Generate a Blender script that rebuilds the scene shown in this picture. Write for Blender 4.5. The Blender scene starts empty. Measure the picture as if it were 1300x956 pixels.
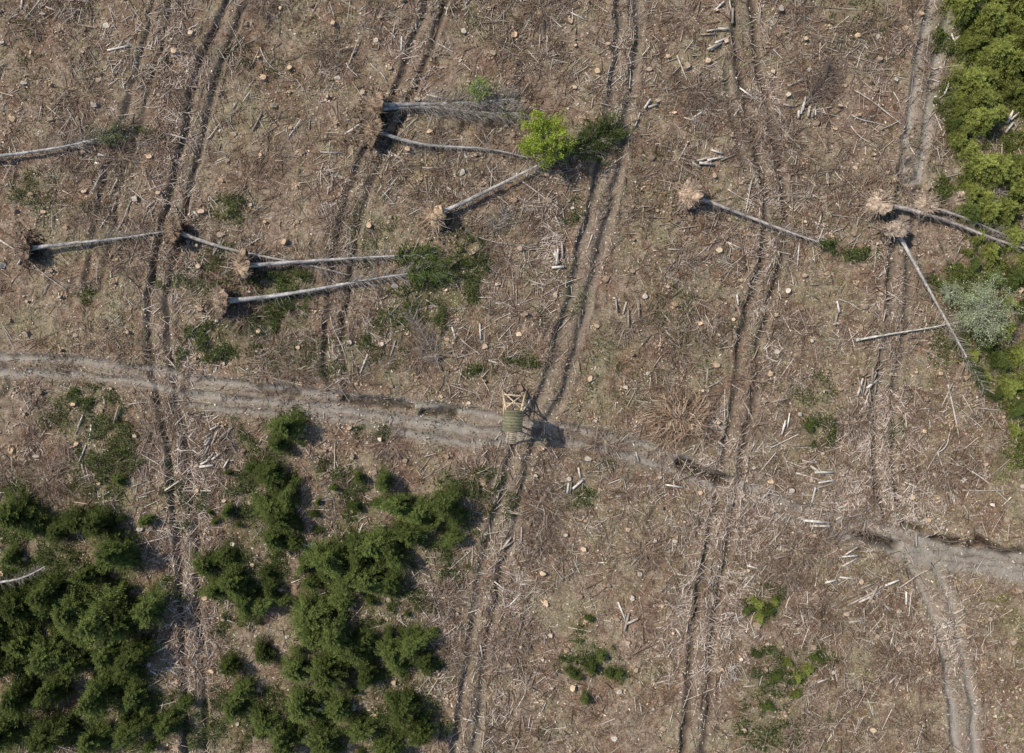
import bpy, math, numpy as np
from mathutils import Vector
rng=np.random.default_rng(7)
CH=67.0; S=13.0
def P(x,y): return np.array([(x-650)/S,(433-y)/S])
def W(x,y,z=0.0):
    p=P(x,y)*(1-z/CH); return np.array([p[0],p[1],z])
scene=bpy.context.scene
# ---------------------------------------------------------------- noise
_tabs={}
def vnoise(x,y,s,seed=0):
    if seed not in _tabs: _tabs[seed]=np.random.default_rng(1000+seed).random((256,256))
    t=_tabs[seed]; x=np.asarray(x)/s; y=np.asarray(y)/s
    xi=np.floor(x).astype(int); yi=np.floor(y).astype(int)
    fx=x-xi; fy=y-yi; fx=fx*fx*(3-2*fx); fy=fy*fy*(3-2*fy)
    a=t[xi%256,yi%256]; b=t[(xi+1)%256,yi%256]; c=t[xi%256,(yi+1)%256]; d=t[(xi+1)%256,(yi+1)%256]
    return (a*(1-fx)+b*fx)*(1-fy)+(c*(1-fx)+d*fx)*fy
def fbm(x,y,s,seed=0,o=4):
    r=0;a=1;t=0
    for i in range(o):
        r=r+a*vnoise(x+i*17.3,y-i*9.1,s/2**i,seed+i); t+=a; a*=.55
    return r/t
def smooth(a,b,x):
    t=np.clip((x-a)/(b-a),0,1); return t*t*(3-2*t)
# ---------------------------------------------------------------- tracks
TR=[
 ([(330,-120),(300,0),(262,90),(238,200),(218,290),(205,360),(200,430),(212,500),(226,580),(236,660),(242,750),(246,866),(250,1040)],.95,.33,.30,.5,1.0),
 ([(235,-120),(208,0),(182,100),(152,200),(130,300),(120,360)],.85,.28,.18,.25,.8),
 ([(590,-120),(555,0),(522,90),(480,180),(452,250),(432,350),(424,440),(430,500)],.9,.31,.26,.35,.95),
 ([(800,-120),(797,0),(795,80),(780,170),(762,270),(740,350),(720,430),(700,500),(668,560),(645,640),(620,740),(600,866),(585,1040)],.95,.37,.33,.6,1.0),
 ([(940,-120),(945,0),(950,80),(970,170),(985,250),(980,330),(957,420),(943,520),(930,600),(910,700),(892,800),(880,960),(872,1040)],.95,.34,.29,.4,1.0),
 ([(1215,-120),(1195,0),(1175,100),(1157,220)],.9,.40,.22,1.1,1.0),
 ([(1157,220),(1146,300),(1140,400),(1127,500),(1122,600),(1135,660)],.9,.32,.24,.55,.95),
 ([(1135,665),(1160,700),(1190,760),(1215,866),(1235,1040)],.95,.38,.22,1.0,1.0),
 ([(-120,470),(0,465),(100,468),(200,478),(240,490),(330,500),(450,514),(560,528),(650,545),(740,556),(830,580),(900,607),(980,642),(1060,668),(1130,682),(1200,702),(1300,718),(1420,735)],.75,.36,.24,1.0,1.0),
 ([(235,503),(320,515),(400,520),(520,543),(600,556),(660,552)],.55,.34,.17,1.0,.95),
 ([(1080,665),(1120,688),(1180,706),(1240,716),(1300,728),(1420,748)],.5,.38,.18,1.05,.9),
 ([(-40,520),(-4,500),(2,470),(-30,440)],.5,.35,.2,.3,.9),
 ([(925,80),(940,160),(960,230),(990,300),(1000,330)],.5,.28,.15,.4,.6),
]
def polyd(x,y,pts):
    d=np.full(np.shape(x),1e9)
    for (a,b) in zip(pts[:-1],pts[1:]):
        ab=b-a; L=ab@ab
        t=np.clip(((x-a[0])*ab[0]+(y-a[1])*ab[1])/L,0,1)
        dd=np.hypot(x-(a[0]+t*ab[0]),y-(a[1]+t*ab[1])); d=np.minimum(d,dd)
    return d
def crm(pts,n=5):
    p=[np.array(q,float) for q in pts]; p=[2*p[0]-p[1]]+p+[2*p[-1]-p[-2]]; o=[]
    for i in range(1,len(p)-2):
        for k in range(n):
            t=k/n; a,b,c,d=p[i-1:i+3]
            o.append(.5*((2*b)+(c-a)*t+(2*a-5*b+4*c-d)*t*t+(3*b-a-3*c+d)*t**3))
    o.append(p[-2]); return o
TRW=[([P(*q) for q in crm(t[0])],)+tuple(t[1:]) for t in TR]
def tracks(x,y):
    x=np.asarray(x,float); y=np.asarray(y,float)
    wx=x+.6*(fbm(x,y,5,40,3)-.5)+.35*(vnoise(x,y,1.1,44)-.5); wy=y+.6*(fbm(x,y,5,50,3)-.5)+.3*(vnoise(x,y,1.0,47)-.5)
    dep=np.zeros(x.shape); rut=np.zeros(x.shape); pale=np.zeros(x.shape); band=np.zeros(x.shape); berm=np.zeros(x.shape)
    for pts,g,w,de,pa,st in TRW:
        arr=np.array(pts); m=(wx>arr[:,0].min()-4)&(wx<arr[:,0].max()+4)&(wy>arr[:,1].min()-4)&(wy<arr[:,1].max()+4)
        if not m.any(): continue
        xx=wx[m]; yy=wy[m]
        d=polyd(xx,yy,pts)
        mod=.45+1.0*fbm(xx,yy,3.2,60,3)
        r=np.exp(-((d-g)/w)**2)*st
        rut[m]=np.maximum(rut[m],np.clip(r*mod*1.15,0,1))
        dep[m]=np.maximum(dep[m],r*de*mod*1.3)
        berm[m]=np.maximum(berm[m],np.exp(-((d-g-w*1.6)/.22)**2)*.11*st*mod)
        b=(1-smooth(g+w*.6,g+w+.8,d))
        band[m]=np.maximum(band[m],b*st)
        pale[m]=np.maximum(pale[m],b*pa*(.5+.5*np.clip(r*1.5,0,1)))
    return dep,rut,pale,band,berm
HOL=[((866,588),(888,598),.5,.75),((884,598),(924,610),.5,.75),((1092,680),(1135,693),.48,.65),((1188,684),(1232,690),.42,.6),((440,507),(520,517),.38,.45),((540,522),(575,527),.4,.45),((1240,686),(1262,696),.36,.5),((1262,696),(1298,702),.36,.45),((1150,667),(1172,672),.3,.4),((330,497),(380,500),.3,.3)]
def hold(x,y):
    hol_shade=np.zeros(np.shape(x)); hd=np.zeros(np.shape(x))
    for a,b,w,de in HOL:
        d=polyd(x,y,[P(*a),P(*b)]); g=np.exp(-(d/w)**4); hd=np.maximum(hd,g*de); hol_shade=np.maximum(hol_shade,g*min(1,de*2))
    return hol_shade,hd
def hfun(x,y,full=False):
    x=np.asarray(x,float); y=np.asarray(y,float)
    T=tracks(x,y)
    far=smooth(70,200,np.hypot(x,y))
    h=1.0*(fbm(x,y,22,1,3)-.5)+.38*(fbm(x,y,2.6,5,3)-.5)+.18*(vnoise(x,y,.6,9)-.5)*(1-far)*(1-.6*T[3])
    h=h+far*10*(fbm(x,y,160,15,3)-.5)
    h=h-T[0]+T[4]
    hol_shade,hd=hold(x+.5*(vnoise(x,y,1.1,48)-.5),y+.5*(vnoise(x,y,1.1,49)-.5)); h=h-hd
    return (h,T,np.clip(hol_shade,0,1)) if full else h
# ---------------------------------------------------------------- green patches (px)
GP=[(270,432,62,36,1),(345,362,66,26,.95),(355,402,38,24,.95),(555,375,52,44,.85),(590,320,32,38,.75),(500,425,32,28,.7),(600,472,36,16,.75),(665,458,30,13,.85),
(290,265,30,18,.75),(105,503,34,20,.95),(145,575,48,54,.75),(70,520,34,28,.5),(725,272,24,18,.6),(1100,325,30,14,.9),(1038,548,28,18,.65),(40,235,40,22,.45),(100,265,50,16,.35),
(370,545,30,26,.8),(430,590,44,30,.65),(470,550,28,14,.6),(600,610,44,18,.8),(640,640,30,30,.4),(730,635,22,22,.55),(760,590,25,15,.4),(340,690,60,80,.8),(450,730,110,110,.85),(80,760,140,120,.95),
(290,750,50,60,.85),(230,650,34,44,.55),(970,770,26,24,.8),(1000,840,56,28,.75),(750,845,46,32,.9),(745,790,20,14,.7),(1250,380,60,60,.85),(1280,470,45,60,.95),(1260,300,50,60,.95),
(1260,130,62,150,1),(1290,800,50,40,.3),(840,240,40,60,.22),(1020,500,40,30,.32),(30,60,20,60,.2),(520,820,70,60,.9),(110,375,30,14,.6),(240,355,60,20,.5),(440,690,60,60,.75),(560,690,40,60,.65),
(1250,60,62,90,1),(230,910,330,50,.75),(480,915,120,50,.8),(985,910,60,36,.5),(1140,560,30,30,.25),(190,170,30,14,.5),(610,115,28,16,.4),(690,560,40,14,.3),(1208,75,14,100,.6),(1200,440,30,50,.5),(760,175,45,20,.5),
(40,640,60,30,.7),(330,600,50,60,.8),(100,620,60,40,.55),(1290,560,30,60,.7),(870,420,80,60,.24),(600,30,80,30,.22),(790,470,60,50,.22),(1080,40,60,40,.24),(330,90,60,40,.22),(1235,250,35,40,.9),(700,370,40,40,.25),(480,300,50,40,.28),(300,340,50,30,.5),(400,455,60,25,.4),(480,460,40,25,.45)]
def greenf(x,y):
    x=np.asarray(x);y=np.asarray(y); g=np.zeros(x.shape)
    n=fbm(x,y,3.0,70,4)-.5
    for a,b,rx,ry,s in GP:
        c=P(a,b); d=np.sqrt(((x-c[0])/(rx/S))**2+((y-c[1])/(ry/S))**2)+n*2.0
        g=np.maximum(g,(1-smooth(.55,1.15,d))*s)
    return g
# ---------------------------------------------------------------- mesh helper
def mkmesh(name,V,F,C=None,mat=None,smoothf=False):
    V=np.asarray(V,np.float32); F=np.asarray(F,np.int32); k=F.shape[1]
    me=bpy.data.meshes.new(name); me.vertices.add(len(V)); me.vertices.foreach_set('co',V.ravel())
    me.loops.add(F.size); me.loops.foreach_set('vertex_index',F.ravel())
    me.polygons.add(len(F)); me.polygons.foreach_set('loop_start',np.arange(0,F.size,k,dtype=np.int32))
    me.polygons.foreach_set('loop_total',np.full(len(F),k,np.int32))
    if smoothf: me.polygons.foreach_set('use_smooth',np.ones(len(F),bool))
    me.update(calc_edges=True)
    if C is not None:
        C=np.asarray(C,np.float32)
        if C.shape[1]==3: C=np.hstack([C,np.ones((len(C),1),np.float32)])
        at=me.color_attributes.new('col','FLOAT_COLOR','POINT'); at.data.foreach_set('color',C.ravel())
    if mat: me.materials.append(mat)
    me.validate()
    return me
def obj(name,me,parent=None):
    o=bpy.data.objects.new(name,me); scene.collection.objects.link(o)
    if parent: o.parent=parent
    return o
# ---------------------------------------------------------------- materials
def nn(nt,t,**k):
    n=nt.nodes.new(t)
    for a,b in k.items(): setattr(n,a,b)
    return n
def mat_col(name,rough=.85,nscale=9,namp=.5,trans=0,bump=.0,objvar=0,spec=.2):
    m=bpy.data.materials.new(name); m.use_nodes=True; nt=m.node_tree; b=nt.nodes['Principled BSDF']
    b.inputs['Roughness'].default_value=rough; b.inputs['Specular IOR Level'].default_value=spec
    at=nn(nt,'ShaderNodeAttribute',attribute_name='col')
    tc=nn(nt,'ShaderNodeTexCoord'); nz=nn(nt,'ShaderNodeTexNoise'); nz.inputs['Scale'].default_value=nscale; nz.inputs['Detail'].default_value=1
    nt.links.new(tc.outputs['Object'],nz.inputs['Vector'])
    mr=nn(nt,'ShaderNodeMapRange'); mr.inputs[1].default_value=.25; mr.inputs[2].default_value=.75; mr.inputs[3].default_value=1-namp; mr.inputs[4].default_value=1+namp
    nt.links.new(nz.outputs['Fac'],mr.inputs[0])
    val=mr.outputs[0]
    if objvar:
        oi=nn(nt,'ShaderNodeObjectInfo'); m2=nn(nt,'ShaderNodeMapRange'); m2.inputs[3].default_value=1-objvar; m2.inputs[4].default_value=1+objvar
        nt.links.new(oi.outputs['Random'],m2.inputs[0]); mm=nn(nt,'ShaderNodeMath',operation='MULTIPLY')
        nt.links.new(val,mm.inputs[0]); nt.links.new(m2.outputs[0],mm.inputs[1]); val=mm.outputs[0]
    vm=nn(nt,'ShaderNodeVectorMath',operation='SCALE'); nt.links.new(at.outputs['Color'],vm.inputs[0]); nt.links.new(val,vm.inputs['Scale'])
    nt.links.new(vm.outputs[0],b.inputs['Base Color'])
    if bump:
        bp=nn(nt,'ShaderNodeBump'); bp.inputs['Strength'].default_value=bump; bp.inputs['Distance'].default_value=.05
        nt.links.new(nz.outputs['Fac'],bp.inputs['Height']); nt.links.new(bp.outputs[0],b.inputs['Normal'])
    if trans or spec==0:
        df=nn(nt,'ShaderNodeBsdfDiffuse'); nt.links.new(vm.outputs[0],df.inputs['Color']); out=nt.nodes['Material Output']
        if trans:
            tr=nn(nt,'ShaderNodeBsdfTranslucent'); nt.links.new(vm.outputs[0],tr.inputs['Color'])
            mx=nn(nt,'ShaderNodeMixShader'); mx.inputs[0].default_value=trans
            nt.links.new(df.outputs[0],mx.inputs[1]); nt.links.new(tr.outputs[0],mx.inputs[2]); nt.links.new(mx.outputs[0],out.inputs[0])
        else: nt.links.new(df.outputs[0],out.inputs[0])
        nt.nodes.remove(b)
    return m
M_wood=mat_col('dead_wood',.85,6,.3,spec=0)
M_bark=mat_col('bark',.9,4,.4,bump=.6)
M_soil=mat_col('root_soil',.95,4,.45,bump=.8)
M_leaf=mat_col('foliage',.6,1.2,.35,trans=.3,objvar=.3)
M_grass=mat_col('grass_blades',.8,.4,.35,spec=0)
M_stump=mat_col('stump_wood',.8,12,.25,spec=0)
def ground_mat():
    m=bpy.data.materials.new('clearcut_soil'); m.use_nodes=True; nt=m.node_tree
    nt.nodes.remove(nt.nodes['Principled BSDF']); b=nn(nt,'ShaderNodeBsdfDiffuse'); nt.links.new(b.outputs[0],nt.nodes['Material Output'].inputs[0])
    tc=nn(nt,'ShaderNodeTexCoord'); co=tc.outputs['Object']
    def noise(s,d=6,r=.6,dist=0):
        n=nn(nt,'ShaderNodeTexNoise'); n.inputs['Scale'].default_value=s; n.inputs['Detail'].default_value=d; n.inputs['Roughness'].default_value=r; n.inputs['Distortion'].default_value=dist
        nt.links.new(co,n.inputs['Vector']); return n.outputs['Fac']
    def rng_(v,a,b_,c=0,d=1):
        n=nn(nt,'ShaderNodeMapRange'); n.inputs[1].default_value=a;n.inputs[2].default_value=b_;n.inputs[3].default_value=c;n.inputs[4].default_value=d
        nt.links.new(v,n.inputs[0]); return n.outputs[0]
    def mix(f,a,b_):
        n=nn(nt,'ShaderNodeMix',data_type='RGBA')
        if isinstance(f,float): n.inputs[0].default_value=f
        else: nt.links.new(f,n.inputs[0])
        for i,v in ((6,a),(7,b_)):
            if isinstance(v,tuple): n.inputs[i].default_value=v+(1,)
            else: nt.links.new(v,n.inputs[i])
        return n.outputs[2]
    def mul(a,b_):
        n=nn(nt,'ShaderNodeMath',operation='MULTIPLY',use_clamp=True)
        for i,v in enumerate((a,b_)):
            if isinstance(v,float): n.inputs[i].default_value=v
            else: nt.links.new(v,n.inputs[i])
        return n.outputs[0]
    hi=noise(5.0,3,.8); hi2=noise(3.0,4,.78); mid=noise(1.0,4,.72)
    c=mix(rng_(hi2,.38,.62),(.13,.085,.056),(.36,.268,.19))
    c=mix(mul(rng_(noise(.16,5,.70),.46,.57),.62),c,mix(rng_(hi,.4,.6),(.16,.14,.068),(.35,.30,.185)))
    c=mix(mul(rng_(noise(.25,5,.68),.47,.58),.85),c,mix(rng_(hi,.4,.6),(.12,.068,.042),(.28,.175,.115)))
    c=mix(mul(rng_(mid,.55,.68),.75),c,(.065,.042,.028))
    c=mix(mul(rng_(mid,.45,.33),.6),c,(.39,.32,.245))
    c=mix(rng_(noise(8,2,.8),.58,.68,0,.8),c,(.50,.41,.32))
    c=mix(rng_(noise(6.5,2,.8,1),.34,.42,.85,0),c,(.05,.034,.022))
    at=nn(nt,'ShaderNodeAttribute',attribute_name='col'); sp=nn(nt,'ShaderNodeSeparateColor'); nt.links.new(at.outputs['Color'],sp.inputs[0])
    rut,gr,pale=sp.outputs[0],sp.outputs[1],sp.outputs[2]
    brk=rng_(mid,.36,.56)
    c=mix(mul(mul(pale,brk),.9),c,mix(rng_(hi,.38,.62),(.19,.16,.13),(.44,.385,.32)))
    brk2=rng_(hi2,.3,.55,.55,1)
    c=mix(mul(mul(rut,brk2),.95),c,mix(rng_(pale,.45,1.0),(.07,.053,.04),(.31,.275,.23)))
    c=mix(mul(gr,rng_(hi2,.35,.6,.1,.8)),c,mix(rng_(hi,.4,.6),(.04,.055,.018),(.12,.145,.05)))
    c=mix(mul(at.outputs['Alpha'],rng_(hi2,.35,.6,.6,1.0)),c,(.028,.021,.015))  # shade inside the carved holes, painted dark into the soil colour
    nt.links.new(c,b.inputs['Color'])
    bp=nn(nt,'ShaderNodeBump'); bp.inputs['Strength'].default_value=.9; bp.inputs['Distance'].default_value=.12
    nt.links.new(hi,bp.inputs['Height']); nt.links.new(bp.outputs[0],b.inputs['Normal'])
    return m
# ---------------------------------------------------------------- ground
def axis(a,b,st,far):
    core=np.arange(a,b+st/2,st); o=[];s=st;v=core[-1]
    while v<far: s*=1.25; v+=s; o.append(v)
    o2=[];s=st;v=core[0]
    while v>-far: s*=1.25; v-=s; o2.append(v)
    return np.concatenate([o2[::-1],core,o])
xs=axis(-56,56,.16,1600); ys=axis(-46,40,.16,1600)
X,Y=np.meshgrid(xs,ys); x=X.ravel(); y=Y.ravel()
h,T,hol_shade=hfun(x,y,True)
g=greenf(x,y)
C=np.stack([T[1],g,np.clip(T[2],0,1),hol_shade],1)
nx,ny=len(xs),len(ys); ii=np.arange(nx-1)[None,:]+np.arange(ny-1)[:,None]*nx; ii=ii.ravel()
F=np.stack([ii,ii+1,ii+1+nx,ii+nx],1)
ground=obj('ground',mkmesh('ground',np.stack([x,y,h],1),F,C,ground_mat(),True))
# ---------------------------------------------------------------- stick batches
def sticks(p0,p1,r0,r1,col,k=3,caps=False):
    p0=np.asarray(p0,float);p1=np.asarray(p1,float);n=len(p0)
    r0=np.broadcast_to(r0,(n,));r1=np.broadcast_to(r1,(n,))
    d=p1-p0; d/=np.linalg.norm(d,axis=1)[:,None]+1e-9
    up=np.tile([0,0,1.],(n,1)); up[np.abs(d[:,2])>.9]=[1,0,0]
    u=np.cross(d,up); u/=np.linalg.norm(u,axis=1)[:,None]; v=np.cross(u,d)
    a0=rng.random(n)*6.28; V=np.zeros((n,2*k,3))
    for i in range(k):
        a=a0+6.2832*i/k; o=u*np.cos(a)[:,None]+v*np.sin(a)[:,None]
        V[:,i]=p0+o*r0[:,None]; V[:,k+i]=p1+o*r1[:,None]
    b=(np.arange(n)*2*k)[:,None,None]
    f=np.array([[i,(i+1)%k,k+(i+1)%k,k+i] for i in range(k)])[None]
    F=(b+f).reshape(-1,4)
    C=np.repeat(col,2*k,axis=0)
    if caps and k==8:
        cf=np.array([[0,3,2,1],[0,5,4,3],[0,7,6,5],[8,9,10,11],[8,11,12,13],[8,13,14,15]])[None]; F=np.vstack([F,(b+cf).reshape(-1,4)])
    return V.reshape(-1,3),F,C
class Batch:
    def __init__(s): s.V=[];s.F=[];s.C=[];s.n=0
    def add(s,V,F,C): s.V.append(V);s.F.append(F+s.n);s.C.append(C);s.n+=len(V)
    def mesh(s,name,mat,sm=False): return mkmesh(name,np.vstack(s.V),np.vstack(s.F),np.vstack(s.C),mat,sm)
def pick(pal,n,var=.2,p=None):
    pal=np.array(pal); i=rng.choice(len(pal),n,p=p); return pal[i]*(1+var*(rng.random((n,1))*2-1))
PALW=[(.18,.125,.085),(.27,.20,.15),(.40,.33,.26),(.58,.51,.42),(.22,.125,.08),(.09,.06,.042)]
PW=[.24,.26,.18,.12,.1,.1]
def dens(x,y):
    d=.3+1.1*smooth(.42,.62,fbm(x,y,9,80,3))
    for a,b,rx,ry,s in [(235,580,35,110,1.2),(930,640,60,90,1.0),(1110,600,55,90,1.0),(980,300,40,200,.8),(700,330,30,90,.8),(1130,430,35,120,.8),(230,130,60,150,.9),(560,800,80,120,.8),(730,620,90,100,.7),(250,800,45,100,1.2),(440,330,40,100,.9),(900,770,60,90,1.0),(1160,780,80,90,.6),(160,320,90,60,.6),(660,500,60,60,.5)]:
        c=P(a,b); q=((x-c[0])/(rx/S))**2+((y-c[1])/(ry/S))**2; d=d+s*np.exp(-q)
    return d*(.25+1.5*smooth(.4,.65,fbm(x,y,1.8,85,2)))
def scatter(n,fn,mx,box=(-56,56,-45,39)):
    o=[];t=0
    while t<n:
        x=rng.uniform(box[0],box[1],n); y=rng.uniform(box[2],box[3],n)
        k=rng.random(n)*mx<fn(x,y); o.append(np.stack([x[k],y[k]],1)); t+=k.sum()
    return np.vstack(o)[:n]
def lay(pts,L,ang,lift,tilt=.12):
    dx=np.cos(ang)*L/2; dy=np.sin(ang)*L/2
    a=np.stack([pts[:,0]-dx,pts[:,1]-dy],1); b=np.stack([pts[:,0]+dx,pts[:,1]+dy],1)
    za=hfun(a[:,0],a[:,1])+lift; hb=hfun(b[:,0],b[:,1]); zb=hb+lift+rng.normal(0,tilt,len(L))*L*.5
    zb=np.maximum(zb,hb+.01)
    return np.column_stack([a,za]),np.column_stack([b,zb])
B=Batch()
def nogreen(x,y): return dens(x,y)*(1-.4*greenf(x,y))
def notrk(x,y):
    T=tracks(x,y)
    return nogreen(x,y)*(1-.75*np.clip(T[1]*1.3,0,1))*(1-.3*np.clip(T[2]-.4,0,1))*(1-.92*hold(x,y)[0])
n=100000; pt=scatter(n,notrk,3.5); L=rng.gamma(2.2,.2,n)+.12; L=np.minimum(L,2); r=rng.uniform(.008,.024,n)*(1+.3*L)
a,b=lay(pt,L,rng.random(n)*6.28,rng.uniform(.0,.10,n)); B.add(*sticks(a,b,r,r*.5,pick(PALW,n,.3,PW)))
n=18000; pt=scatter(n,notrk,3.5); L=rng.gamma(2.5,.35,n)+.3; L=np.minimum(L,3.2); r=rng.uniform(.02,.05,n)
a,b=lay(pt,L,rng.random(n)*6.28,rng.uniform(.02,.14,n),.08); B.add(*sticks(a,b,r,r*.6,pick(PALW,n,.25,[.18,.22,.25,.19,.07,.09]),4))
def mats(x,y):
    d=np.zeros(x.shape)
    for a_,b_,rx,ry,s in [(235,600,25,100,1.1),(925,650,42,85,1.0),(1110,590,40,75,1.0),(1140,650,60,25,.7),(975,300,22,150,.5),(700,320,18,65,.6),(245,790,30,80,.9),(895,790,40,70,.8),(430,330,18,110,.5),(640,780,35,110,.5),(225,180,28,150,.6),(1130,440,20,100,.5),(970,120,15,120,.45),(960,650,120,30,.4),(215,420,25,60,.6),(1200,800,30,60,.4),(560,800,30,80,.4),(170,60,40,60,.3),(520,80,30,80,.3),(790,60,25,80,.3)]:
        c=P(a_,b_); d=d+s*np.exp(-((x-c[0])/(rx/S))**2-((y-c[1])/(ry/S))**2)
    return d*(.4+1.2*smooth(.4,.6,fbm(x,y,1.8,88,2)))*(1-.92*hold(x,y)[0])*(1-.5*np.clip(tracks(x,y)[1]*1.3,0,1))
n=13500; pt=scatter(n,mats,1.6); L=rng.gamma(3,.2,n)+.2; r=rng.uniform(.015,.045,n)
a,b=lay(pt,L,rng.normal(.2,.9,n)+1.57*(rng.random(n)<.3),rng.uniform(.02,.15,n),.1); B.add(*sticks(a,b,r,r*.6,pick([(.60,.52,.45),(.48,.39,.31),(.30,.21,.15),(.24,.16,.11)],n,.25,[.32,.3,.2,.18]),4))
n=3000; pt=scatter(n,notrk,3.5); L=rng.uniform(.8,2.6,n); an=rng.random(n)*6.28; r=rng.uniform(.015,.035,n); cc=pick(PALW,n,.25,[.28,.25,.14,.05,.13,.15])
a,b=lay(pt,L,an,rng.uniform(.05,.2,n),.1); B.add(*sticks(a,b,r,r*.4,cc))
for s in np.linspace(.2,.95,7):
    for sd in (-1,1):
        o=a+(b-a)*s; l=(1-s*.7)*L*.42*rng.uniform(.5,1.2,n); aa=an+sd*rng.uniform(.7,1.1,n)
        e=o+np.stack([np.cos(aa)*l,np.sin(aa)*l,rng.uniform(-.05,.15,n)],1)
        B.add(*sticks(o,e,r*.5,r*.25,cc))
obj('branch_debris',B.mesh('branch_debris',M_wood))
n=36000; pt=scatter(n,lambda x,y: .2+mats(x,y)*1.2+.5*smooth(.5,.65,fbm(x,y,4,95,3)),1.8); z=hfun(pt[:,0],pt[:,1])+rng.uniform(.01,.06,n)
an=rng.random(n)*6.28; l=rng.uniform(.03,.12,n); w=l*rng.uniform(.25,.6,n); u=np.stack([np.cos(an),np.sin(an),rng.normal(0,.3,n)],1)*l[:,None]; v=np.stack([-np.sin(an),np.cos(an),rng.normal(0,.3,n)],1)*w[:,None]
c=np.column_stack([pt,z]); V=np.stack([c-u-v,c+u-v,c+u+v,c-u+v],1).reshape(-1,3)
obj('wood_chips',mkmesh('wood_chips',V,np.arange(4*n).reshape(-1,4),np.repeat(pick([(.52,.43,.34),(.40,.29,.2),(.57,.5,.42),(.18,.12,.08)],n,.25),4,axis=0),M_wood))
# ---------------------------------------------------------------- grass
def grassd(x,y): return (.12+smooth(.46,.60,fbm(x,y,7,110,4))*(1-.8*np.clip(tracks(x,y)[1],0,1))+.3*greenf(x,y))*(.3+smooth(.42,.6,fbm(x,y,1.3,115,2)))
n=75000; pt=scatter(n,grassd,1.4); cl=rng.normal(0,.08,(n,2)); pt=pt+cl
z=hfun(pt[:,0],pt[:,1]); an=rng.random(n)*6.28; l=rng.uniform(.1,.34,n); w=rng.uniform(.015,.045,n)
d=np.stack([np.cos(an),np.sin(an)],1); q=np.stack([-d[:,1],d[:,0]],1)
b0=np.column_stack([pt-q*w[:,None],z]); b1=np.column_stack([pt+q*w[:,None],z]); tp=np.column_stack([pt+d*l[:,None],z+l*rng.uniform(.2,.9,n)])
V=np.stack([b0,b1,tp],1).reshape(-1,3)
obj('grass',mkmesh('grass',V,np.arange(3*n).reshape(-1,3),np.repeat(pick([(.35,.31,.17),(.22,.225,.09),(.43,.37,.23),(.15,.18,.055)],n,.25),3,axis=0),M_grass))
# ---------------------------------------------------------------- low undergrowth
def leafquads(c,l,w,col,tilt=.5,an=None):
    n=len(c); an=rng.random(n)*6.28 if an is None else an
    u=np.stack([np.cos(an),np.sin(an),rng.normal(0,tilt,n)],1)*l[:,None]; v=np.stack([-np.sin(an),np.cos(an),rng.normal(0,tilt,n)],1)*w[:,None]
    V=np.stack([c-u,c-v,c+u,c+v],1).reshape(-1,3)
    return V,np.arange(4*n).reshape(-1,4),np.repeat(col,4,axis=0)
n=150000; pt=scatter(n,lambda x,y: (greenf(x,y)**1.3+.06*smooth(.5,.6,fbm(x,y,6,130,3)))*smooth(.38,.58,fbm(x,y,1.3,120,3))+.004,1.0)
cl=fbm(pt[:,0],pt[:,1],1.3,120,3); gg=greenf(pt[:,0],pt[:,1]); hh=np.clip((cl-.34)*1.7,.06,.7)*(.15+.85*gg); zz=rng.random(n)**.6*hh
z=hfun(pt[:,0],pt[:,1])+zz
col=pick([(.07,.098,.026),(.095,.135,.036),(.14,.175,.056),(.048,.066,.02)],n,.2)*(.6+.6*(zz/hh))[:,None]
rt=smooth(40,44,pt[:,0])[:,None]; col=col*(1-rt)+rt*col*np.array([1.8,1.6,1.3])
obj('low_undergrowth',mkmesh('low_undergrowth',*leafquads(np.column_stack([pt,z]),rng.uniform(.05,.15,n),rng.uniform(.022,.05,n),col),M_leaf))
# ---------------------------------------------------------------- stumps
st=[]
tries=scatter(3500,lambda x,y:1-.5*(greenf(x,y)>.5),1)
trk=tracks(tries[:,0],tries[:,1])[3]
for p,t in zip(tries,trk):
    if t>.5: continue
    if all((p[0]-q[0])**2+(p[1]-q[1])**2>(1.95)**2 for q in st): st.append(p)
    if len(st)>=760: break
K=10; chp=[]; SB=Batch()
for p in st:
    R=rng.uniform(.12,.31); H=rng.uniform(.14,.36); z=float(hfun(np.array([p[0]]),np.array([p[1]]))[0]); 
    el=1+rng.normal(0,.17,K); tl=rng.normal(0,.14,2)
    a=np.arange(K)*6.2832/K; ca=np.stack([np.cos(a),np.sin(a)],1)*np.array([1,rng.uniform(.7,1)])
    top=np.column_stack([p+ca*R*el[:,None],z+H+(ca@tl)*R*2]); bot=np.column_stack([p+ca*(R*1.45*(el+rng.normal(0,.18,K)))[:,None],np.full(K,z-.15)])
    inn=np.column_stack([p+ca*(R*.9)*el[:,None],z+H+.004+(ca@tl)*R*2]); ctr=np.array([[p[0],p[1],z+H+.01]])
    Vv=np.vstack([bot,top,inn,ctr])
    bk=np.array([.17,.125,.09])*rng.uniform(.7,1.4); tc=np.array([(.68,.51,.34),(.62,.44,.28),(.64,.56,.45),(.48,.37,.27),(.32,.24,.17)][rng.integers(5)])*rng.uniform(.75,1.1)
    Cc=np.vstack([np.tile(bk,(K,1)),np.tile(bk*1.2,(K,1)),tc*rng.uniform(.65,1.15,(K,1)),tc[None]*.8])
    f=[]
    for i in range(K):
        j=(i+1)%K; f.append([i,j,K+j,K+i]); f.append([K+i,K+j,2*K+j,2*K+i])
    for i in range(0,K,2): f.append([2*K+i,2*K+(i+1)%K,2*K+(i+2)%K,3*K])
    SB.add(Vv,np.array(f),Cc)
    m=rng.integers(4,36); q=p+rng.normal(0,.3,(m,2)); chp.append(q)
obj('tree_stumps',SB.mesh('tree_stumps',M_stump))
q=np.vstack(chp); n=len(q); z=hfun(q[:,0],q[:,1])+rng.uniform(.03,.12,n)
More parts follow.
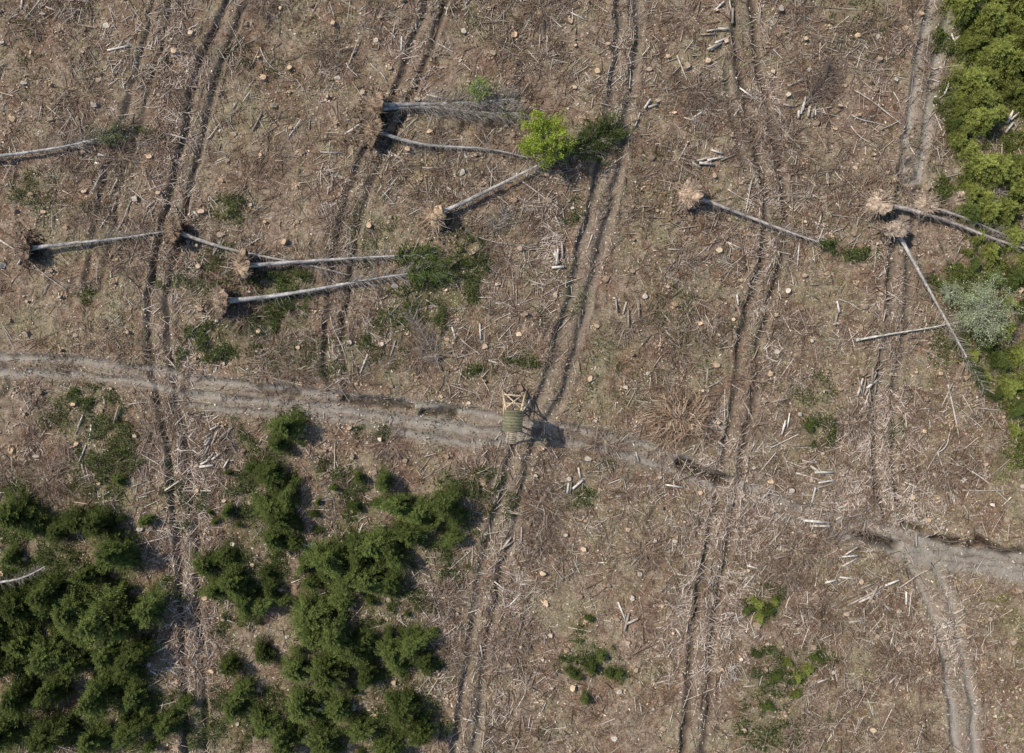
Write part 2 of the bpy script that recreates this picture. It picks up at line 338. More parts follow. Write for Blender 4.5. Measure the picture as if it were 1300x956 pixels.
obj('sawdust_chips',mkmesh('sawdust_chips',*leafquads(np.column_stack([q,z]),rng.uniform(.05,.16,n),rng.uniform(.03,.07,n),pick([(.62,.47,.31),(.52,.38,.26),(.38,.26,.17)],n,.2),.2),M_stump))
# ---------------------------------------------------------------- short cut logs
LB=Batch()
def logs(pt,L,an,r,lift=0):
    n=len(pt); a,b=lay(pt,L,an,r+lift,.03)
    c=pick([(.50,.45,.38),(.40,.34,.28),(.60,.55,.48),(.28,.23,.18)],n,.15)
    LB.add(*sticks(a,b,r,r*.92,c,8,True))
n=280; pt=scatter(n,notrk,3.5); logs(pt,rng.uniform(.5,2.2,n),rng.random(n)*6.28,rng.uniform(.04,.10,n))
for (cx,cy,m,sp,ang,Lm) in [(1102,490,10,9,1.35,1.6),(910,47,6,10,.3,1.2),(1030,142,6,14,1.3,1.2),(708,327,6,9,1.9,1.2),(998,540,3,5,1.5,1.2),(648,690,4,9,1.4,1.4),(272,560,16,20,.8,1.2),(1078,700,5,16,.3,1.3),(905,205,5,16,.4,1.3),(1035,610,4,26,-.3,1.5),(725,610,4,10,1.2,1.2),(1110,750,5,22,.6,1.5),(1040,662,4,12,-.2,2.0),(800,390,4,24,1.4,1.1),(135,185,3,9,.1,1.2),(920,12,3,10,1.4,1.2),(820,145,3,10,1.3,1.1),(1065,390,4,12,-.8,1.1),(1220,790,4,14,.5,1.2),(930,380,2,6,1.5,1.2),(198,820,4,12,.1,1.4),(497,820,3,10,1.5,1.1),(1290,150,3,14,.6,1.5),(1210,118,4,12,1.2,1.2),(150,527,1,3,1.3,1.3),(800,785,2,8,1.5,1.4)]:
    c=P(cx,cy); pt=c+rng.normal(0,sp/S*.7,(m,2)); logs(pt,rng.normal(Lm,.25,m).clip(.6,3),rng.normal(ang,.35,m),rng.uniform(.07,.13,m),rng.uniform(0.03,.18,m))
obj('cut_logs',LB.mesh('cut_logs',M_bark,False))
# ---------------------------------------------------------------- tubes
def tube(pts,rad,k=10,col=(.3,.27,.23),colvar=.12):
    pts=np.array(pts,float); n=len(pts); tg=np.gradient(pts,axis=0); tg/=np.linalg.norm(tg,axis=1)[:,None]
    u=np.cross(tg,[0,0,1.]); bad=np.linalg.norm(u,axis=1)<.1; u[bad]=[1,0,0]; u/=np.linalg.norm(u,axis=1)[:,None]; v=np.cross(u,tg)
    a=np.arange(k)*6.2832/k; V=pts[:,None]+(u[:,None]*np.cos(a)[None,:,None]+v[:,None]*np.sin(a)[None,:,None])*np.array(rad)[:,None,None]*(1+rng.normal(0,.06,(n,k,1)))
    F=[[i*k+j,i*k+(j+1)%k,(i+1)*k+(j+1)%k,(i+1)*k+j] for i in range(n-1) for j in range(k)]
    F+=[[0,j+2,j+1,j] for j in range(1,k-2,2)]+[[(n-1)*k,(n-1)*k+j,(n-1)*k+j+1,(n-1)*k+j+2] for j in range(1,k-2,2)]
    C=np.tile(col,(n*k,1))*(1+rng.normal(0,colvar,(n,1,1))+rng.normal(0,colvar,(n,k,1))).reshape(-1,1)
    return V.reshape(-1,3),np.array(F),np.clip(C,.01,1)
def trunkpts(p,q,z0,z1,n=16,bend=.15):
    a=np.array([p[0],p[1],0.]);b=np.array([q[0],q[1],0.]); t=np.linspace(0,1,n)[:,None]; o=a+(b-a)*t
    d=(b-a)[:2]; L=np.hypot(*d); nrm=np.array([-d[1],d[0]])/L
    w=(np.sin(t*np.pi)*rng.normal(0,bend)+np.sin(t*2*np.pi)*rng.normal(0,bend*.5)); o[:,:2]+=w*nrm
    g=hfun(o[:,0],o[:,1]); zz=z0+(z1-z0)*t[:,0]; o[:,2]=np.maximum(g+.08,zz+float(np.mean(g)));
    return o
poles=[((0,305),(85,368),.08),((1085,115),(1150,162),.07),((1080,146),(1128,162),.07),((860,70),(873,102),.08),((660,228),(712,266),.07),((1203,488),(1217,556),.08),((1233,598),(1285,642),.06),((1190,575),(1212,645),.06),((1190,575),(1210,540),.05),
((1222,622),(1275,622),.05),((130,697),(218,680),.07),((1010,600),(1062,612),.07),((1075,768),(1120,742),.07),((925,240),(960,262),.06),((605,300),(678,316),.05),((440,80),(455,98),.07),((470,80),(490,102),.06),((895,206),(925,200),.06),((1080,160),(1120,200),.05),((420,400),(440,455),.06),((540,735),(560,790),.06),((240,40),(252,30),.08),((1050,90),(1000,110),.05),((690,375),(740,352),.05),((1140,745),(1180,720),.06),((1160,620),(1200,560),.05),((585,430),(612,452),.06),((170,250),(145,300),.05),((330,60),(350,90),.05),((1065,380),(1085,392),.06)]
PB=Batch()
for a,b,r in poles:
    o=trunkpts(P(*a),P(*b),.12,.15,9,.12); PB.add(*tube(o,np.linspace(r,r*.55,9)*1.1,7,(.44,.38,.32)))
obj('felled_poles',PB.mesh('felled_poles',M_bark,True))
DB=Batch()
for a,b,r in [((870,588),(920,604),.10),((1098,679),(1134,688),.09),((1192,683),(1230,687),.09),((1244,692),(1292,698),.09),((1030,655),(1062,664),.10)]:
    o=trunkpts(P(*a),P(*b),.0,.0,9,.15); o[:,2]=hfun(o[:,0],o[:,1]+.5)*.5+o[:,2]*.5; DB.add(*tube(o,np.linspace(r,r*.8,9),8,(.13,.10,.08)))
obj('weathered_logs',DB.mesh('weathered_logs',M_bark,True))
# ---------------------------------------------------------------- fallen trees
def plate(parent,pos,dr,R,col):
    nr,na=10,30; side=np.array([-dr[1],dr[0],0]); up=np.array([0,0,1.]); back=-np.array([dr[0],dr[1],0])
    edge=1+.2*np.sin(np.arange(na)*6.2832/na*3+rng.random()*6)+rng.normal(0,.18,na)
    V=[];C=[]
    for layer in (0,1):
        for i in range(nr):
            rr=i/(nr-1)
            for j in range(na):
                a=j*6.2832/na; rad=R*rr*edge[j]
                th=(.62*(1-rr**2)+.08)*(1 if layer==0 else -.55)+rng.normal(0,.10)
                pnt=pos+side*np.cos(a)*rad+up*(np.sin(a)*rad*.85)+back*th
                pnt=pnt+back*(-.75)*np.sin(a)*rr*R
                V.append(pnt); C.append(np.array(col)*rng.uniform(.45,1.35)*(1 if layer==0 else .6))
    F=[]
    for l in (0,1):
        b0=l*nr*na
        for i in range(nr-1):
            for j in range(na): F.append([b0+i*na+j,b0+i*na+(j+1)%na,b0+(i+1)*na+(j+1)%na,b0+(i+1)*na+j])
    for j in range(na):
        F.append([(nr-1)*na+j,(nr-1)*na+(j+1)%na,nr*na+(nr-1)*na+(j+1)%na,nr*na+(nr-1)*na+j])
    obj('root_plate',mkmesh('root_plate',V,F,C,M_soil,False),parent)
    m=300; a=rng.random(m)*6.28; s=rng.uniform(.15,.9,m)*R; e=s+rng.uniform(.2,.85,m)*R
    D=np.cos(a)[:,None]*side+np.sin(a)[:,None]*(up*.85-back*.75)
    p0=pos+D*s[:,None]+back*rng.uniform(.1,.5,m)[:,None]; p1=pos+D*e[:,None]+back*rng.uniform(-.2,1.1,m)[:,None]+rng.normal(0,.2,(m,3))
    for q in (p0,p1): q[:,2]=np.maximum(q[:,2],hfun(q[:,0],q[:,1])+.03)
    r=rng.uniform(.012,.045,m); rb=Batch(); mid=(p0+p1)/2+rng.normal(0,.08,(m,3))
    cc=pick([tuple(np.array(col)*1.15),tuple(np.array(col)*.6),(.40,.33,.26)],m,.25); rb.add(*sticks(p0,mid,r,r*.7,cc,4)); rb.add(*sticks(mid,p1,r*.7,r*.25,cc,4))
    obj('roots',rb.mesh('roots',M_wood),parent)
    m=420; c=np.column_stack([pos[0]+rng.normal(0,R*.8,m),pos[1]+rng.normal(0,R*.8,m)]); zc=hfun(c[:,0],c[:,1])+rng.uniform(0,.25,m)
    obj('soil_clods',mkmesh('soil_clods',*leafquads(np.column_stack([c,zc]),rng.uniform(.06,.2,m),rng.uniform(.05,.14,m),pick([tuple(np.array(col)*.4),tuple(np.array(col)*.7)],m,.3),.6),M_soil),parent)
def fallen(root,tip,R=1.0,r=.26,z0=.9,z1=.35,col=(.36,.33,.29),soil=(.34,.24,.16),bare=(.35,1.0,90,1.2),needles=0,ncol=(.075,.10,.03),hasplate=True,bend=.25,name='fallen_tree',nspread=1.5,nfrom=.8,bcol=None,stubs=150):
    e=bpy.data.objects.new(name,None); scene.collection.objects.link(e)
    p=P(*root);q=P(*tip); d=q-p; L=np.hypot(*d); d=d/L
    o=trunkpts(p,q,z0,z1,30,bend); g=hfun(o[:,0],o[:,1]); t=np.linspace(0,1,30); r=r*.88
    rad=r*(1-.72*t**.9); rad[0]*=1.5; rad[1]*=1.15
    o[:,2]=np.maximum(o[:,2],g+rad*.8)
    obj('trunk',mkmesh('trunk',*tube(o,rad,12,np.array(col)*.95,.2),M_bark,True),e)
    if hasplate: plate(e,o[0]+np.array([-d[0]*.15,-d[1]*.15,.0]),d,R*1.05,soil)
    f0,f1,m,bl=bare
    def bran(m,f0,f1,bl,ang=(.45,1.15)):
        s=rng.uniform(f0,f1,m); i=np.clip(s*29,0,28.99); i0=i.astype(int); fr=(i-i0)[:,None]; o0=o[i0]*(1-fr)+o[np.minimum(i0+1,29)]*fr
        sg=np.where(rng.random(m)<.5,-1,1); al=rng.uniform(*ang,m)*sg; base=math.atan2(d[1],d[0])
        l=bl*(1.15-s*.6)*rng.uniform(.35,1.1,m); el=rng.uniform(-.15,.75,m)
        dv=np.stack([np.cos(base+al)*np.cos(el),np.sin(base+al)*np.cos(el),np.sin(el)],1)
        e1=o0+dv*l[:,None]*.55; dv2=dv+rng.normal(0,.18,(m,3))+np.array([d[0],d[1],0])*.25; e2=e1+dv2*l[:,None]*.5
        for ee in (e1,e2): ee[:,2]=np.maximum(ee[:,2],hfun(ee[:,0],ee[:,1])+.04)
        return o0,e1,e2,l
    BB=Batch()
    if m:
        o0,e1,e2,l=bran(m,f0,f1,bl); cc=pick([bcol] if bcol else [(.34,.30,.26),(.24,.20,.16),(.42,.38,.33)],m,.2); rr=rng.uniform(.012,.034,m)
        BB.add(*sticks(o0,e1,rr,rr*.7,cc)); BB.add(*sticks(e1,e2,rr*.7,rr*.3,cc))
        for k in range(4):
            s=rng.uniform(.3,1,(m,1)); b0=e1*(1-s)+e2*s; b1=b0+(e2-o0)*.25*rng.uniform(.4,1.2,(m,1))+rng.normal(0,.13,(m,3))*l[:,None]; BB.add(*sticks(b0,b1,rr*.45,rr*.2,cc))
    if stubs:
        o0,e1,e2,l=bran(stubs,.15,.97,1.1,(.8,1.6)); cc=pick([(.34,.30,.26),(.18,.14,.11)],stubs,.2); rr=rng.uniform(.012,.028,stubs); BB.add(*sticks(o0,e1,rr,rr*.6,cc)); BB.add(*sticks(e1,e2,rr*.6,rr*.3,cc))
    obj('branches',BB.mesh('branches',M_wood),e)
    if needles:
        mb=needles//40; o0,e1,e2,l=bran(mb,nfrom,1.0,nspread)
        s=rng.random((mb,40)); A=np.where(s[...,None]<.5,o0[:,None]+(e1-o0)[:,None]*(s[...,None]*2),e1[:,None]+(e2-e1)[:,None]*((s[...,None]-.5)*2))
        A=A.reshape(-1,3)+rng.normal(0,.12,(mb*40,3)); n=len(A); A[:,2]=np.maximum(A[:,2],hfun(A[:,0],A[:,1])+.03)
        obj('needles',mkmesh('needles',*leafquads(A,rng.uniform(.07,.18,n),rng.uniform(.02,.04,n),pick([ncol,np.array(ncol)*1.5,np.array(ncol)*.7],n,.2),.5),M_leaf),e)
    return e
G1=(.34,.32,.295); 
fallen((481,137),(655,126),1.15,.27,1.0,.4,G1,bare=(.3,1,260,2.3),soil=(.24,.17,.115))
fallen((484,141),(665,144),.6,.2,.8,.4,G1,bare=(.45,1,230,2.2),hasplate=False,needles=500,ncol=(.16,.19,.06),nfrom=.5)
fallen((478,168),(672,201),1.1,.22,.8,.3,G1,bare=(.4,1,60,.8),soil=(.24,.17,.115))
fallen((556,275),(738,184),1.15,.27,1.0,.5,(.38,.35,.31),bare=(.6,1,90,1.4),needles=1500,nfrom=.82,soil=(.40,.29,.19))
fallen((715,196),(785,165),.6,.10,.5,.5,(.3,.27,.22),bare=(0,1,110,1.9),needles=4400,nfrom=.1,nspread=2.8,hasplate=False,name='fallen_spruce_crown')
fallen((42,317),(232,290),.95,.24,.8,.25,G1,bare=(.5,1,70,.9),soil=(.2,.14,.1))
fallen((230,296),(445,350),1.0,.22,.8,.25,(.34,.30,.26),bare=(.4,1,80,.9),soil=(.22,.15,.10))
fallen((316,339),(550,324),1.2,.26,1.0,.3,G1,bare=(.5,1,100,1.3),soil=(.30,.22,.15),needles=1600,nfrom=.8,nspread=2.2)
fallen((290,383),(568,343),1.25,.28,1.0,.35,(.38,.36,.33),bare=(.55,1,180,1.9),soil=(.26,.19,.135),needles=2800,nfrom=.82,nspread=2.8)
fallen((-60,212),(155,168),1.1,.24,1.0,.3,(.38,.37,.34),bare=(.6,1,110,1.6),needles=1100,ncol=(.14,.15,.08),nfrom=.8,nspread=2.6)
fallen((876,250),(1058,313),1.15,.23,.9,.3,(.37,.33,.29),bare=(.6,1,70,1.1),needles=700,nfrom=.9,nspread=1.6,soil=(.38,.28,.2))
fallen((1112,261),(1340,325),1.1,.27,1.0,.4,(.36,.31,.27),bare=(.6,1,60,1.2),soil=(.40,.31,.23))
fallen((1172,264),(1330,312),.9,.18,.8,.3,(.33,.3,.27),bare=(.5,1,60,1.2),soil=(.40,.31,.23))
fallen((1132,294),(1248,494),1.0,.22,.9,.3,(.38,.35,.31),bare=(.5,1,110,1.5),soil=(.34,.27,.21),needles=500,nfrom=.8)
fallen((1085,432),(1222,407),.5,.14,.3,.5,(.58,.54,.46),bare=(.6,1,40,.9),hasplate=False,stubs=20)
fallen((1217,256),(1285,236),.7,.14,.6,.4,(.4,.33,.26),bare=(.4,1,50,1.0),soil=(.36,.27,.2))
fallen((-30,742),(78,709),.5,.2,1.2,2.2,(.36,.34,.31),bare=(.5,1,30,1.0),hasplate=False)
fallen((560,470),(520,395),.5,.07,.3,.4,(.25,.2,.16),bare=(.1,1,90,1.8),hasplate=False,name='fallen_treetop')
fallen((1020,135),(1052,85),.5,.07,.3,.4,(.2,.15,.12),bare=(.05,1,120,2.0),hasplate=False,name='fallen_treetop',bcol=(.16,.12,.1))
fallen((625,300),(640,265),.5,.07,.3,.4,(.25,.2,.16),bare=(.1,1,60,1.5),hasplate=False,name='fallen_treetop')
# ---------------------------------------------------------------- brush piles
def brush(cx,cy,R,n,pal,H=.8,rs=1):
    c=P(cx,cy); a=rng.random(n)*6.28; rr=np.sqrt(rng.random(n))*R*.7; o=np.column_stack([c[0]+np.cos(a)*rr,c[1]+np.sin(a)*rr*.75,np.zeros(n)])
    b=a+rng.normal(0,.7,n); l=rng.uniform(.6,1.9,n); o[:,2]=hfun(o[:,0],o[:,1])+rng.uniform(0,H,n)*(1-(rr/R)**2)
    e1=o+np.stack([np.cos(b)*l*.5,np.sin(b)*l*.5,rng.uniform(-.1,.35,n)],1); b2=b+rng.normal(0,.4,n)
    e2=e1+np.stack([np.cos(b2)*l*.5,np.sin(b2)*l*.5,rng.uniform(-.4,.15,n)],1); e2[:,2]=np.maximum(e2[:,2],hfun(e2[:,0],e2[:,1])+.02)
    cc=pick(pal,n,.25); r=rng.uniform(.012,.035,n)*rs; q=Batch(); q.add(*sticks(o,e1,r,r*.7,cc)); q.add(*sticks(e1,e2,r*.7,r*.35,cc))
    for k in range(3):
        s=rng.uniform(0,1,(n,1)); b0=e1*(1-s)+e2*s; q.add(*sticks(b0,b0+(e2-e1)*.4+rng.normal(0,.16,(n,3)),r*.5,r*.2,cc))
    obj('brush_pile',q.mesh('brush_pile',M_wood))
BR=[(.42,.28,.18),(.50,.36,.25),(.2,.13,.085),(.56,.44,.32)]
brush(862,530,3.6,420,BR,1.3,1.35); brush(845,560,1.6,90,BR,.5)
BL=[(270,562,1.8,140,.5),(535,450,2.2,160,.5),(1035,110,2.2,120,.5),(480,25,1.8,90,.4),(330,590,1.5,100,.4),(170,330,2,120,.4),(410,330,2.2,160,.5),(690,640,2.3,170,.5),(1010,700,2.3,150,.5),(820,700,2,120,.4),(1200,600,2,120,.4),(560,760,2.4,170,.5),(60,610,2.2,130,.4),(1090,240,1.8,90,.4),(860,330,2,90,.3),(380,470,2,110,.4),(1010,420,2,90,.3),(1170,850,2.4,120,.4),(660,800,2.4,150,.4),(110,120,2.2,100,.3),(420,60,2.2,100,.3),(650,60,2,100,.3),(870,120,2.2,110,.3),(1120,30,2.2,110,.3),(340,200,2,100,.3),(600,600,2,120,.4)]
for p in scatter(60,notrk,3.5,(-50,50,-40,33)):
    BL.append((650+p[0]*S,433-p[1]*S,rng.uniform(1.2,2.4),int(rng.integers(60,130)),.35))
for (cx,cy,R,n,H) in BL:
    brush(cx,cy,R,n,[(.26,.18,.13),(.32,.23,.17),(.16,.11,.075),(.42,.35,.28)],H)
# ---------------------------------------------------------------- young spruces
def spruce_mesh(seed,H=3.6,R=1.75,tip=(.105,.16,.035),dark=(.022,.036,.010),nb=200,top=.6):
    r=np.random.default_rng(seed); Bt=Batch(); 
    t=np.linspace(0,.98,nb)**.9; az=np.arange(nb)*2.39996+r.normal(0,.5,nb); z=H*(.05+.90*t)
    lob=1+.28*np.sin(az*2+r.random()*6)+.2*np.sin(az*3+r.random()*6)
    ln=(R*(1-t)**top*lob*r.uniform(.45,1.3,nb)+.12)
    cs=np.linspace(.15,1,13)
    P0=[];Cc=[];br0=[];br1=[]
    for i in range(nb):
        dr=np.array([math.cos(az[i]),math.sin(az[i]),0]); sd=np.array([-dr[1],dr[0],0]); rise=r.uniform(-.05,.4)+.5*t[i]
        for s in cs:
            ps=dr*ln[i]*s+np.array([0,0,z[i]+ln[i]*(rise*s-.25*s*s)])
            for sg in (-1,1):
                tl=(.26*ln[i]*(1-s*.7)+.09)*r.uniform(.6,1.3); u=dr*.6+sd*sg*.8+np.array([0,0,r.uniform(-.3,.5)]); u/=np.linalg.norm(u)
                w=np.cross(u,[0,0,1]); w/=np.linalg.norm(w); w=w+np.array([0,0,r.normal(0,.6)])
                e=ps+u*tl; m=(ps+e)/2; ww=w*(.018+.055*tl)
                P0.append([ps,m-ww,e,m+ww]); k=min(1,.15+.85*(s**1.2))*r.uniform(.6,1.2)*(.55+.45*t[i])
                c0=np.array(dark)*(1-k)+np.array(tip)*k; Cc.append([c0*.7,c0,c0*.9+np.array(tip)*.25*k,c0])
        br0.append([0,0,z[i]]); br1.append(dr*ln[i]*.9+np.array([0,0,z[i]+ln[i]*(rise*.9-.2)]))
    V=np.array(P0).reshape(-1,3); C=np.array(Cc).reshape(-1,3); Bt.add(V,np.arange(len(V)).reshape(-1,4),C)
    br0=np.array(br0);br1=np.array(br1); Bt.add(*sticks(br0,br1,.018,.006,np.tile((.09,.065,.04),(nb,1))))
    Bt.add(*sticks([[0,0,-.3]],[[0,0,H]],[.09],[.01],np.array([[.09,.06,.045]]),6))
    return Bt.mesh('spruce_tree',M_leaf)
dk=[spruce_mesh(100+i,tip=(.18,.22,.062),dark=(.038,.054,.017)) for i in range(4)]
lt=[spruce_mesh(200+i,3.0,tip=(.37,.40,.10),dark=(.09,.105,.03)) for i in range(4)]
def tree(ms,cx,cy,rpx,hf=1.0):
    R=rpx/S; sc=R/1.75; Hh=rng.uniform(.8,1.15)*sc*hf
    p=W(cx,cy,1.6*Hh); z=float(hfun(p[:1],p[1:2])[0])-.1
    o=obj('spruce_tree',ms[rng.integers(len(ms))]); o.location=(p[0],p[1],z); o.scale=(sc*rng.uniform(.85,1.15),sc*rng.uniform(.85,1.15),Hh); o.rotation_euler=(rng.normal(0,.07),rng.normal(0,.07),rng.random()*6.28)
DK=[(365,545,20),(350,565,14),(345,605,24),(368,625,22),(335,640,20),(355,660,26),(340,685,22),(372,690,16),(322,600,13),(262,720,18),(285,705,16),(300,730,20),(312,762,20),(335,770,16),(270,745,14),(345,745,14),
(415,712,24),(440,735,26),(455,705,24),(480,690,24),(500,705,20),(470,735,24),(432,760,16),(505,640,20),(530,650,24),(560,640,26),(578,655,18),(480,612,16),(455,605,12),(550,670,18),(520,680,18),(495,735,16),(575,690,14),
(395,785,26),(420,800,24),(400,815,20),(440,825,22),(470,810,16),(520,820,22),(500,835,18),(540,845,18),(420,850,24),(380,850,20),(460,855,20),
(25,655,28),(50,668,18),(100,660,26),(125,668,20),(75,672,16),(140,712,26),(165,705,16),(110,735,22),(60,750,28),(90,765,26),(130,780,30),(160,790,26),(185,775,22),(25,770,26),(0,780,28),(30,810,28),(60,830,28),(10,845,30),(95,845,24),(130,835,22),(165,840,26),(185,820,16),(-20,815,30),(110,800,22),(150,750,18),(20,705,14),(-25,760,30),
(25,885,28),(70,880,26),(120,890,26),(170,880,22),(0,930,30),(60,935,28),(115,940,28),(165,930,26),(210,920,18),(300,900,20),(330,920,22),(390,900,24),(430,900,22),(410,940,26),(360,945,22),(460,925,22),(510,900,22),(540,930,20),(490,950,22),
(725,852,8),(750,848,9),(768,858,8),(745,790,7),(1030,543,7),(330,830,14),(290,850,14),(310,870,16),(190,660,10),(150,610,9),(740,885,8),(735,862,7),(785,855,7),(760,835,7)]
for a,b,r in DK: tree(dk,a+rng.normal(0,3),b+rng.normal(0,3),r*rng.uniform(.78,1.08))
for i in range(130):
    a,b=[(90,770),(450,720),(345,660),(460,830),(150,900),(400,910)][i%6]; tree(dk,a+rng.normal(0,62 if i%6 in(0,4) else 45),max(600,b+rng.normal(0,42)),rng.uniform(4,11))
LT=[(962,768,10),(975,776,10),(965,785,8),(1000,842,9),(1025,850,10),(1035,835,7),(960,830,7),(985,860,8),(950,775,7),(985,765,7),(1012,860,8),(1010,880,8),(975,895,8)]
for a,b,r in LT: tree(lt if rng.random()<.6 else dk,a,b,r,.7)
for i in range(185):
    y=rng.uniform(-60,275); e=1203+7*math.sin(y/30); x=e+10+rng.random()*(1400-e)
    tree(lt if rng.random()<.93 else dk,x,y,rng.uniform(10,21)*(1.0 if x>e+22 else .65))
for a,b,r in [(1245,300,14),(1262,320,18),(1285,270,20),(1290,300,18),(1240,335,12),(1265,355,14),(1290,350,18),(1255,435,16),(1280,420,18),(1295,450,20),(1270,460,16),(1285,490,18),(1265,500,12),(1295,520,16),(1290,545,12),(1310,390,24),(1320,480,26),(1325,330,26),(1225,275,11),(1250,265,13),(1285,385,14),(1240,450,10),(1255,480,9),(1305,560,14),(1230,320,9),(1270,400,10),(1245,365,8)]:
    tree(lt if rng.random()<.75 else dk,a,b,r*.8,.8)
# ---------------------------------------------------------------- broadleaf trees
def broadleaf(name,cx,cy,rpx,H,leafc,nl,barkc,lsz=(.05,.10)):
    R=rpx/S; p=W(cx,cy,H*.6); z=float(hfun(p[:1],p[1:2])[0]); e=bpy.data.objects.new(name,None); scene.collection.objects.link(e); e.location=(p[0],p[1],z)
    q=Batch(); V,F,C=tube([[0,0,-.2],[.05,.02,H*.25],[-.03,.05,H*.55],[0,0,H*.95]],[.12,.09,.06,.02],8,barkc); q.add(V,F,C)
    m=36; a=np.arange(m)*2.4+rng.normal(0,.3,m); s=rng.uniform(.25,.9,m); o=np.stack([0*s,0*s,H*s],1); l=R*rng.uniform(.4,1.1,m)*(1.15-.5*s)
    e1=o+np.stack([np.cos(a)*l*.5,np.sin(a)*l*.5,l*.35],1); a2=a+rng.normal(0,.3,m); e2=e1+np.stack([np.cos(a2)*l*.5,np.sin(a2)*l*.5,l*.2],1)
    cc=np.tile(barkc,(m,1)); q.add(*sticks(o,e1,.035,.022,cc,5)); q.add(*sticks(e1,e2,.022,.01,cc,5)); tips=[e1,e2,(e1+e2)/2]
    for k in range(6):
        s2=rng.random((m,1)); b0=e1*(1-s2)+e2*s2; b1=b0+rng.normal(0,.28,(m,3))*R*.6; q.add(*sticks(b0,b1,.01,.004,cc)); tips+=[b1,(b0+b1)/2]
    obj('trunk_and_limbs',q.mesh('trunk_and_limbs',M_bark),e)
    t=np.vstack(tips); c=t[rng.integers(len(t),size=nl)]+rng.normal(0,.1*R/2,(nl,3))
    obj('leaves',mkmesh('leaves',*leafquads(c,rng.uniform(*lsz,nl),rng.uniform(lsz[0]*.6,lsz[1]*.6,nl),pick([leafc,np.array(leafc)*.65,np.array(leafc)*1.25],nl,.15),.6),M_leaf),e)
broadleaf('young_beech_tree',690,176,36,4.4,(.40,.49,.075),7500,(.2,.17,.14))
broadleaf('young_birch_tree',608,112,17,2.0,(.24,.31,.07),700,(.3,.28,.25))
broadleaf('willow_bush',1240,395,46,3.2,(.36,.40,.23),7500,(.42,.4,.33),(.03,.07))
broadleaf('willow_bush',1205,372,18,2.0,(.28,.34,.17),1000,(.42,.4,.33),(.03,.07))
# ---------------------------------------------------------------- hunting high seat
hs=bpy.data.objects.new('hunting_high_seat',None); scene.collection.objects.link(hs); zb=float(hfun(np.array([.08]),np.array([-7.3]))[0])
hs.location=(.08,-7.25,zb); hs.rotation_euler=(0,0,-.06); hs.scale=(1.12,1.15,1.0)
WD=(.22,.16,.10)
def beams(name,lst,r=.05,col=WD):
    q=Batch()
    for a,b,*rr in lst:
        r_=rr[0] if rr else r; q.add(*tube([a,[(a[i]+b[i])/2 for i in range(3)],b],[r_,r_*.95,r_*.9],8,col))
    obj(name,q.mesh(name,M_bark,False),hs)
beams('legs',[((-1.05,2.25,-.3),(-.62,.6,3.1)),((1.05,2.25,-.3),(.62,.6,3.1)),((-.8,-.9,-.3),(-.62,-.6,3.1)),((.8,-.9,-.3),(.62,-.6,3.1))],.085,(.54,.42,.27))
beams('cross_braces',[((-1.0,2.0,.25),(.68,.8,2.7)),((1.0,2.0,.25),(-.68,.8,2.7)),((-.95,1.75,.75),(.95,1.75,.75)),((-.95,1.9,.6),(-.7,-.75,2.0)),((.95,1.9,.6),(.7,-.75,2.0)),((-.75,1.15,2.0),(.75,1.15,2.0))],.06,(.56,.45,.30))
lad=[((-.32,-2.55,-.25),(-.32,-.72,3.15)),((.32,-2.55,-.25),(.32,-.72,3.15))]
for i in range(1,9):
    t=i/9; lad.append(((-.42,-2.55+1.83*t,-.25+3.4*t+.04),(.42,-2.55+1.83*t,-.25+3.4*t+.04),.04))
beams('ladder',lad,.055,(.52,.42,.29))
def planks(name,items,col):
    q=Batch()
    for (x0,x1,y0,y1,z0,z1) in items:
        V=np.array([(x,y,z) for z in (z0,z1) for (x,y) in ((x0,y0),(x1,y0),(x1,y1),(x0,y1))]); F=np.array([[3,2,1,0],[4,5,6,7],[0,1,5,4],[1,2,6,5],[2,3,7,6],[3,0,4,7]])
        q.add(V,F,np.tile(np.array(col)*rng.uniform(.7,1.25),(8,1)))
    obj(name,q.mesh(name,M_wood),hs)
planks('floor',[(-.68+i*.17,-.53+i*.17,-.7,.68,3.1,3.14) for i in range(8)],(.22,.18,.12))
wl=[]
for i in range(4):
    z0=3.15+i*.23; wl+=[(-.72,-.69,-.68,.68,z0,z0+.22),(.69,.72,-.68,.68,z0,z0+.22),(-.685,.685,.69,.72,z0,z0+.22)]
    if i<3: wl.append((-.685,-.05,-.72,-.69,z0,z0+.22))
planks('walls',wl,(.19,.16,.10))
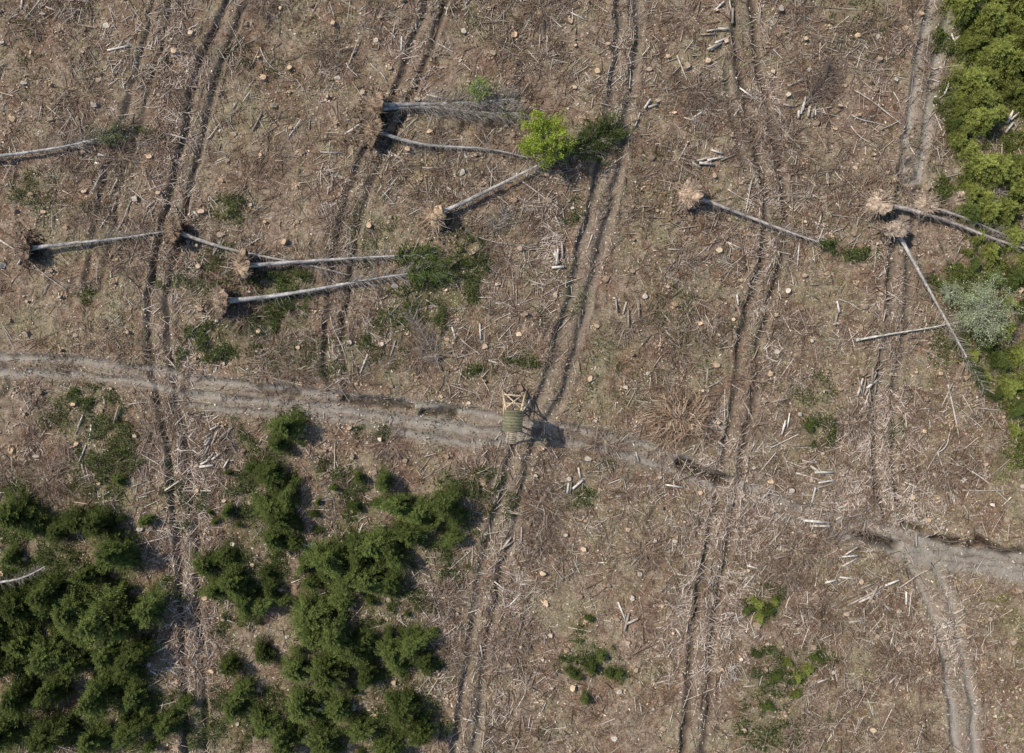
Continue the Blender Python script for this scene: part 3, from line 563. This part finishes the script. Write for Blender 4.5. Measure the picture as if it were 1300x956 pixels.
beams('roof_posts',[((-.66,-.66,3.14),(-.66,-.66,4.95)),((.66,-.66,3.14),(.66,-.66,4.95)),((-.66,.66,3.14),(-.66,.66,4.72)),((.66,.66,3.14),(.66,.66,4.72))],.045)
planks('bench',[(-.6,.6,.2,.5,3.55,3.59)],(.25,.2,.14))
q=Batch()
for i in range(7):
    y0=-.82+i*.235; y1=y0+.225; z0=5.0-(y0+.82)*.16; z1=5.0-(y1+.82)*.16
    V=np.array([(-.8,y0,z0),(.8,y0,z0),(.8,y1,z1),(-.8,y1,z1),(-.8,y0,z0+.03),(.8,y0,z0+.03),(.8,y1,z1+.03),(-.8,y1,z1+.03)])
    F=np.array([[3,2,1,0],[4,5,6,7],[0,1,5,4],[1,2,6,5],[2,3,7,6],[3,0,4,7]]); q.add(V,F,np.tile(np.array((.15,.14,.085))*rng.uniform(.7,1.3),(8,1)))
obj('roof',q.mesh('roof',M_wood),hs)
# ---------------------------------------------------------------- light, world, camera
el=math.radians(46); az=(-.88,.47)
w=bpy.data.worlds.new('World'); scene.world=w; w.use_nodes=True; nt=w.node_tree; sk=nt.nodes.new('ShaderNodeTexSky'); sk.sky_type='NISHITA'; sk.sun_disc=False; sk.sun_elevation=el; sk.sun_rotation=math.atan2(az[0],az[1])
bg=nt.nodes['Background']; bg.inputs[1].default_value=.15; nt.links.new(sk.outputs[0],bg.inputs[0])
sl=bpy.data.lights.new('sun','SUN'); sl.energy=4.2; sl.angle=math.radians(.5); sl.color=(1,.93,.83); so=bpy.data.objects.new('sun',sl); scene.collection.objects.link(so)
nrm=math.hypot(*az); d=Vector((-az[0]/nrm*math.cos(el),-az[1]/nrm*math.cos(el),-math.sin(el))); so.rotation_euler=d.to_track_quat('-Z','Y').to_euler(); so.location=(-60,30,60)
cd=bpy.data.cameras.new('camera'); cd.sensor_width=36; cd.lens=36*CH/100; cd.shift_y=-(45/1300); cd.clip_end=5000; cam=bpy.data.objects.new('camera',cd); scene.collection.objects.link(cam); cam.location=(0,0,CH); scene.camera=cam
scene.view_settings.view_transform='Standard'; scene.view_settings.look='None'; scene.view_settings.exposure=0
